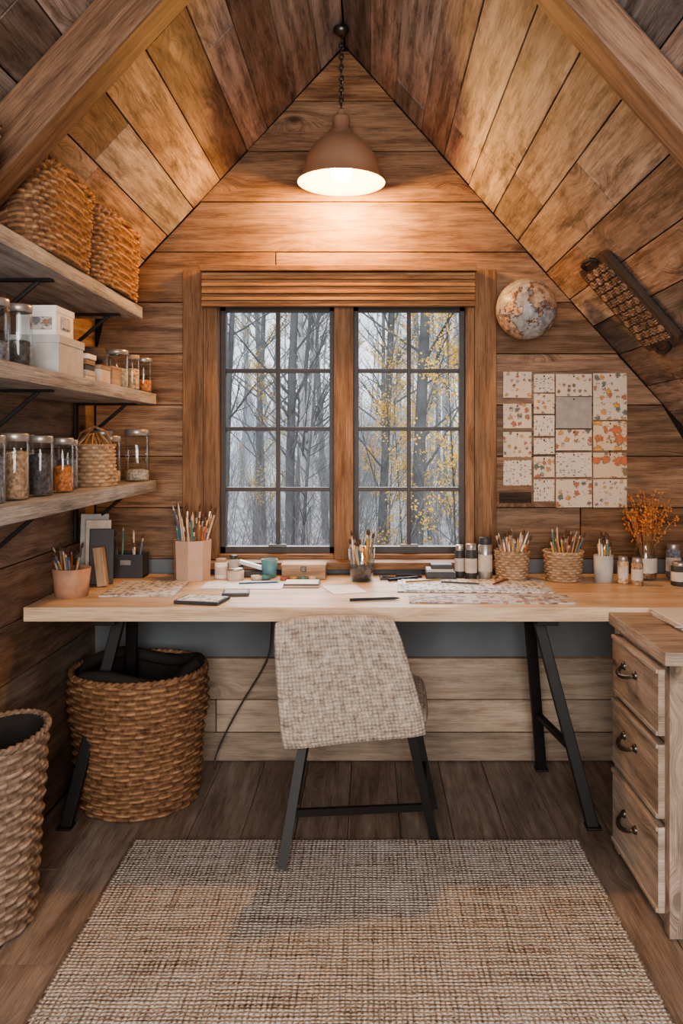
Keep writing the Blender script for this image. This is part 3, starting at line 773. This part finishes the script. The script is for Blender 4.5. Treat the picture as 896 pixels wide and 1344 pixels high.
b.box((-.455, 3.115, DZ + .012), (.11, .035, .022), 'char'); b.box((-.455, 3.115, DZ + .045), (.10, .028, .016), 'steel', Matrix.Rotation(.28, 3, 'Y')); b.box((-.50, 3.115, DZ + .03), (.02, .03, .03), 'char'); b.done('stapler', .003)
b = B()
for i in range(2): b.lathe([(.010, 0), (.022, 0), (.022, .016), (.010, .016), (.010, 0)], (-.425 + .03 * i, 3.04 + .012 * i, DZ + .001), PC[(6, 5)[i]], 20)
b.done('washi_tape_rolls')
b = B()
for (xa, ya, xb, yb) in ((.05, 3.06, .15, 3.02), (.07, 3.0, .18, 3.06), (.10, 3.10, .20, 3.09)):
    b.tube([(xa, ya, DZ + .007), (xb, yb, DZ + .007)], .006, 'char', 8)
b.lathe([(.012, .002), (.017, .002), (.017, .008), (.012, .008), (.012, .002)], (.055, 3.085, DZ), 'char', 16)
b.lathe([(.012, .002), (.017, .002), (.017, .008), (.012, .008), (.012, .002)], (.055, 3.045, DZ), 'char', 16)
b.done('scissors')
b = B(); b.box((.268, 3.07, DZ + .016), (.11, .10, .03), 'char'); b.box((.265, 3.065, DZ + .036), (.10, .08, .010), 'greyb'); b.box((.272, 3.075, DZ + .049), (.08, .06, .016), 'char'); b.done('notebook_pile', .002)
b = B()
for i, (w, h, m_, yy) in enumerate(((.10, .25, 'greyb', 2.99), (.09, .23, 'cream', 2.965), (.085, .20, 'char', 2.94))):
    b.box((-1.02 + i * .022, yy, DZ + h / 2 + .003), (w, .014, h), m_, Matrix.Rotation(-.08, 3, 'X') @ Matrix.Rotation(.5, 3, 'Z'))
b.box((-.965, 2.90, DZ + .073), (.035, .03, .14), 'boxwood', Matrix.Rotation(-.12, 3, 'Y'))
b.done('standing_notebooks', .002)
b = B()
x, y = -.93, 3.12
for q in (-1, 1): b.box((x, y + q * .04, DZ + .045), (.13, .004, .09), 'char'); b.box((x + q * .063, y, DZ + .045), (.004, .08, .09), 'char')
b.box((x, y, DZ + .004), (.13, .08, .006), 'char'); b.box((x, y - .0425, DZ + .06), (.04, .002, .018), 'steel')
sticks(b, x - .03, y, DZ, .03, .09, 5, .95); sticks(b, x + .03, y, DZ, .03, .09, 5, .93); b.done('desk_organizer')
def sheet(name, x, y, w, d, mat, rot=0, th=.002, z=DZ, n=1):
    b = B()
    for i in range(n): b.box((x + R.uniform(-.004, .004) * i, y, z + th / 2 + .0006 + i * (th + .0002)), (w, d, th), mat, Matrix.Rotation(rot + R.uniform(-.02, .02) * i, 3, 'Z'))
    return b.done(name)
sheet('patterned_paper', -.79, 2.86, .25, .30, 'map', .05, n=2)
sheet('white_sketch_sheet', -.455, 2.93, .29, .16, 'draw', -.03)
sheet('loose_note', -.09, 2.84, .12, .16, 'white', .3)
b = B(); b.box((-.545, 2.63, DZ + .006), (.15, .11, .009), 'char', Matrix.Rotation(-.2, 3, 'Z')); b.box((-.545, 2.63, DZ + .0112), (.135, .095, .001), 'map', Matrix.Rotation(-.2, 3, 'Z')); b.done('sketch_tablet', .002)
b = B(); b.box((-.455, 2.75, DZ + .006), (.09, .07, .009), 'char', Matrix.Rotation(.1, 3, 'Z')); b.box((-.455, 2.75, DZ + .0112), (.075, .055, .001), 'greyb', Matrix.Rotation(.1, 3, 'Z')); b.done('smartphone', .002)
b = B(); b.box((-.245, 2.93, DZ + .004), (.13, .10, .006), 'cream'); b.box((-.245, 2.93, DZ + .009), (.128, .098, .004), 'char'); b.box((-.245, 2.93, DZ + .0125), (.12, .09, .002), 'white'); b.done('notebook', .001)
b = B(); b.tube([(-.065, 2.63, DZ + .006), (.08, 2.655, DZ + .006), (.10, 2.659, DZ + .006)], [.005, .005, .001], 'char', 8); b.done('ink_pen')
b = B(); b.box((.37, 2.90, DZ + .003), (.54, .25, .004), 'map', Matrix.Rotation(-.04, 3, 'Z')); b.box((.37, 2.905, DZ + .007), (.50, .22, .003), 'map', Matrix.Rotation(.01, 3, 'Z')); b.done('pattern_sheet')
b = B(); b.box((.395, 2.655, DZ + .003), (.53, .13, .005), 'map2', Matrix.Rotation(-.03, 3, 'Z')); b.done('inked_strip')
b = B()
for i, (x, y, a) in enumerate(((.20, 2.95, .4), (.33, 2.90, -.3), (.48, 2.94, 1.0), (-.40, 2.94, .2))):
    d_ = V((cos(a), sin(a), 0)) * .075; p = V((x, y, DZ + .0135 if i < 3 else DZ + .0075))
    b.tube([p - d_, p + d_ * .85], .0035, PC[(2, 3, 0, 1)[i]], 6); b.tube([p + d_ * .85, p + d_], [.0035, .0005], 'cream', 6)
b.done('loose_pencils')
b = B()
for i, x in enumerate((-.32, -.285, -.25, -.215)):
    b.lathe([(.001, 0), (.014, 0), (.014, .014), (.011, .014), (.010, .010), (.001, .010)], (x, 3.02 + .006 * (i % 2), DZ + .0008), PC[(0, 2, 5, 6)[i]], 16)
b.done('paint_pans')

# ------------------------------------------------------------------ wall things
b = B()
Fw = 1060 / 3.235
def wx(p): return (p - 485) / Fw
def wz(p): return 1.27 + (580 - p) / Fw
def card(x0, y0, x1, y1, mat):
    b.box(((wx(x0) + wx(x1)) / 2, 3.2325, (wz(y0) + wz(y1)) / 2), (wx(x1) - wx(x0), .0025, abs(wz(y0) - wz(y1))), mat, Matrix.Rotation(R.uniform(-.012, .012), 3, 'Y'))
    b.lathe([(.0005, -.004), (.003, -.002), (.003, .002), (.0005, .004)], ((wx(x0) + wx(x1)) / 2, 3.2295, wz(y0 + 3)), 'iron', 8)
for y_0, y_1, q in ((488, 522, 0), (530, 562, 1), (567, 600, 0), (604, 637, 2)): card(660, y_0, 697, y_1, DO[q])
card(655, 646, 697, 660, 'dkwood')
for y_0, y_1, q in ((491, 515, 2), (517, 543, 0), (545, 572, 2), (575, 596, 2), (599, 626, 1), (629, 658, 2)): card(700, y_0, 727, y_1, DO[q])
for (y_0, y_1, m_) in ((491, 520, DO[0]), (521, 562, M['greycard']), (564, 591, DO[1]), (594, 626, DO[2]), (629, 666, DO[1])): card(729, y_0, 776, y_1, m_)
for (y_0, y_1, m_) in ((490, 551, DO[1]), (553, 591, DO[3]), (594, 627, DO[3]), (629, 666, DO[0])): card(778, y_0, 822, y_1, m_)
b.done('pinned_card_collage')
b = B(); gx, gy, gz, gr = .602, 3.105, 1.78, .116
b.lathe([(max(.0005, gr * cos(t)), gr * sin(t)) for t in [-pi / 2 + pi * i / 28 for i in range(29)]], (0, 0, 0), 'globe', 48)
b.tube([(0, .1, 0), (0, .134, 0)], .012, 'iron', 10)
b.lathe([(.001, .12), (.03, .12), (.03, .128), (.001, .128)], (0, 0.006, 0), 'iron', 16, rot=Matrix.Rotation(-pi / 2, 3, 'X'))
g = b.done('wall_globe'); g.location = (gx, gy, gz)
b = B(); d = V((1, 0, -mR)).normalized(); nn = V((-mR, 0, -1)).normalized(); yv = V((0, 1, 0))
rot = Matrix((d, yv, d.cross(yv))).transposed()
sg = 1 if (rot @ V((0, 0, 1))).dot(nn) > 0 else -1
c = V((.885, 2.73, RZ - mR * (.885 - RX)))
def L(x, y, z): return c + rot @ V((x, y, sg * z))
def slab(hx, hy, ch, z0, z1, mat):
    mi = b.mi(mat); pts = [(-hx, -hy + ch), (-hx + ch, -hy), (hx - ch, -hy), (hx, -hy + ch), (hx, hy - ch), (hx - ch, hy), (-hx + ch, hy), (-hx, hy - ch)]
    k = len(b.v)
    for z in (z0, z1):
        for p in pts: b.v.append(L(p[0], p[1], z))
    b.face(range(k, k + 8), [(p[0], p[1]) for p in pts], mi, (.5, .5)); b.face(range(k + 8, k + 16), [(p[0], p[1]) for p in pts], mi, (.5, .5))
    for i in range(8):
        j = (i + 1) % 8; b.face((k + i, k + j, k + 8 + j, k + 8 + i), [(0, 0), (.05, 0), (.05, .02), (0, .02)], mi, (.5, .5))
slab(.188, .155, .016, .003, .022, 'dkwood')
slab(.168, .130, .010, .018, .025, 'dkwood')
for i in range(-5, 6):
    for j in range(-3, 4):
        p = (i * .030, j * .036)
        if (i + j) % 2:
            b.lathe([(.014, -.001), (.014, .004), (.011, .006), (.008, .001), (.005, .001), (.001, .006)], L(p[0], p[1], .025), 'carve', 10, rot=rot @ Matrix.Rotation(0 if sg > 0 else pi, 3, 'X'), sx=1.0, sy=1.25)
        else:
            for q in (-1, 0, 1): b.box(L(p[0] + q * .008, p[1], .0275), (.0045, .024 - abs(q) * .008, .006), 'carve', rot)
for q in (-1, 1):
    b.tube([L(q * .178, .07, .02), L(q * .197, .05, .030), L(q * .203, 0, .034), L(q * .197, -.05, .030), L(q * .178, -.07, .02)], .008, 'black', 8)
b.done('carved_wall_tray', .002)
b = B()
pts = [(-.385, 3.2, .68), (-.385, 3.19, .60), (-.39, 3.175, .44), (-.43, 3.165, .36), (-.50, 3.155, .25), (-.56, 3.15, .14), (-.60, 3.14, .05), (-.60, 3.12, .006)]
P = []
for i in range(len(pts) - 1):
    for t in range(6): P.append(V(pts[i]).lerp(V(pts[i + 1]), t / 6))
P.append(V(pts[-1]))
for _ in range(6): P = [P[0]] + [(P[i - 1] + P[i] * 2 + P[i + 1]) / 4 for i in range(1, len(P) - 1)] + [P[-1]]
b.tube(P, .0035, 'char', 6); b.done('power_cable')

# ------------------------------------------------------------------ outdoors
forest = bpy.data.objects.new('bare_forest_trees', None); bpy.context.scene.collection.objects.link(forest)
def tree(seed, bark, leaves, rad0=.11, H=15, nbr=30):
    r = random.Random(seed); b = B()
    def br(p, d, L, rad, depth):
        pts = [p]; q = p
        steps = 9 if depth == 0 else 4
        for i in range(steps):
            d = (d + V((r.uniform(-1, 1), r.uniform(-1, 1), r.uniform(-.1, .7))) * (.03 if depth == 0 else .15)).normalized()
            q = q + d * L / steps; pts.append(q)
        rs = [rad * (1 - .75 * i / steps) for i in range(steps + 1)]
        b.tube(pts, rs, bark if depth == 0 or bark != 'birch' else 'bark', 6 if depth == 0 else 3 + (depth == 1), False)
        if depth < 3:
            nb = {0: nbr, 1: 6, 2: 4}[depth]
            for k in range(nb):
                t = r.uniform(.22 if depth == 0 else .15, 1); i = min(steps - 1, int(t * steps)); pp = pts[i].lerp(pts[i + 1], t * steps - i)
                a = r.uniform(0, 2 * pi); up = r.uniform(.5, 1.6)
                nd = V((cos(a), sin(a), up)).normalized() if depth == 0 else (d + V((r.uniform(-1, 1), r.uniform(-1, 1), r.uniform(-.4, .8)))).normalized()
                br(pp, nd, L * r.uniform(.08, .2) if depth == 0 else L * r.uniform(.35, .65), min(rs[i] * .36, .03) if depth == 0 else rs[i] * .5, depth + 1)
        if leaves and depth >= 2 and r.random() < .7:
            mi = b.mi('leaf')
            for k in range(4):
                pp = pts[r.randrange(1, len(pts))] + V((r.uniform(-1, 1), r.uniform(-1, 1), r.uniform(-1, 1))) * .16
                s = r.uniform(.03, .065); u = V((r.uniform(-1, 1), r.uniform(-1, 1), r.uniform(-1, 1))).normalized() * s; w = u.orthogonal().normalized() * s
                k0 = len(b.v); b.v += [pp - u, pp + w, pp + u, pp - w]; b.face((k0, k0 + 1, k0 + 2, k0 + 3), [(0, 0)] * 4, mi, (r.random(), 0))
    if H < 6:
        for k in range(9):
            a = r.uniform(0, 6.28); br(V((.15 * cos(a), .15 * sin(a), 0)), V((cos(a) * .3, sin(a) * .3, 1)).normalized(), H * r.uniform(.5, 1), rad0, 1)
    else: br(V((0, 0, 0)), V((0, 0, 1)), H, rad0, 0)
    return b.done('tree_%d' % seed, parent=forest)
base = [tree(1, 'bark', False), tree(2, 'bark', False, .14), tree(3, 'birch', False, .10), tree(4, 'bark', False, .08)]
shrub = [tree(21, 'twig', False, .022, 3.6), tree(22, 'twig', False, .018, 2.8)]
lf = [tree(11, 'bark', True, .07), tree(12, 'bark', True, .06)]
r = random.Random(5)
def gz_(y): return -3.6 + max(0, (y - 9)) * .13
def place(o, x, y, s, first=False):
    if not first:
        n_ = bpy.data.objects.new(o.name, o.data); bpy.context.scene.collection.objects.link(n_); n_.parent = forest; o = n_
    o.location = (x, y, gz_(y) - .1); o.rotation_euler = (r.uniform(-.04, .04), r.uniform(-.04, .04), r.uniform(0, 6.28)); o.scale = (s, s, s * r.uniform(.9, 1.1))
for o, (x, y) in zip(base, ((-1.6, 16), (.75, 15), (-1.5, 19), (-2.9, 15.5))): place(o, x, y, 1, True)
place(lf[0], 1.5, 13.5, .38, True); place(lf[1], 0.7, 15.5, .38, True); place(shrub[0], 0, 15, 1, True); place(shrub[1], -1.5, 14, 1, True)
for (x, y, s) in ((2.1, 16, .42), (1.3, 20, .46), (2.4, 19, .44), (-2.6, 20, .38), (3.5, 17, .5), (-5.5, 18, .5), (.5, 22, .42), (.2, 17, .30), (1.1, 17.5, .34)): place(r.choice(lf), x, y, s)
for (x, y, s) in ((-1.35, 17.5, .8), (.3, 21, 1.0)): place(base[2], x, y, s)
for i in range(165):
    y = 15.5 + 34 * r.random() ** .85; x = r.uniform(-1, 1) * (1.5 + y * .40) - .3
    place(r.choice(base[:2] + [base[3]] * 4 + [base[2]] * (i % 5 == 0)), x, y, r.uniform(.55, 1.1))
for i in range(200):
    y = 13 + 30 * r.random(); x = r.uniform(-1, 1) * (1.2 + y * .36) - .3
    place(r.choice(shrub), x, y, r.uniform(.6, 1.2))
b = B()
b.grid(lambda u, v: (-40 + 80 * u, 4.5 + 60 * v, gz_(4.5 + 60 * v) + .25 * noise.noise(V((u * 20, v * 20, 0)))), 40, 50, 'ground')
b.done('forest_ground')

# ------------------------------------------------------------------ world & camera
w = bpy.data.worlds.new('overcast_sky'); bpy.context.scene.world = w; w.use_nodes = True
nt = w.node_tree; nt.nodes.clear(); n = N(nt)
tc = n('ShaderNodeTexCoord'); s = n('ShaderNodeSeparateXYZ', {0: tc.outputs['Generated']})
c = n.ramp(n.math('ADD', n.math('MULTIPLY', s.outputs[2], .5), .5), [(.4, (.62, .65, .69)), (.55, (.80, .83, .87)), (1, (.66, .72, .80))])
bg = n('ShaderNodeBackground', {0: c, 1: 1.75}); o = n('ShaderNodeOutputWorld', {0: bg.outputs[0]})

cd = bpy.data.cameras.new('camera'); cam = bpy.data.objects.new('camera', cd); bpy.context.scene.collection.objects.link(cam)
cam.location = (0, 0, 1.27); cam.rotation_euler = (pi / 2, 0, 0)
cd.sensor_fit = 'VERTICAL'; cd.sensor_height = 36; cd.lens = 36 * 1060 / 1344
cd.shift_x = -37 / 1344; cd.shift_y = -92 / 1344; cd.clip_start = .05
bpy.context.scene.camera = cam
vs_ = bpy.context.scene.view_settings
vs_.view_transform = 'AgX'
try: vs_.look = 'AgX - Medium High Contrast'
except Exception: pass
vs_.exposure = .45
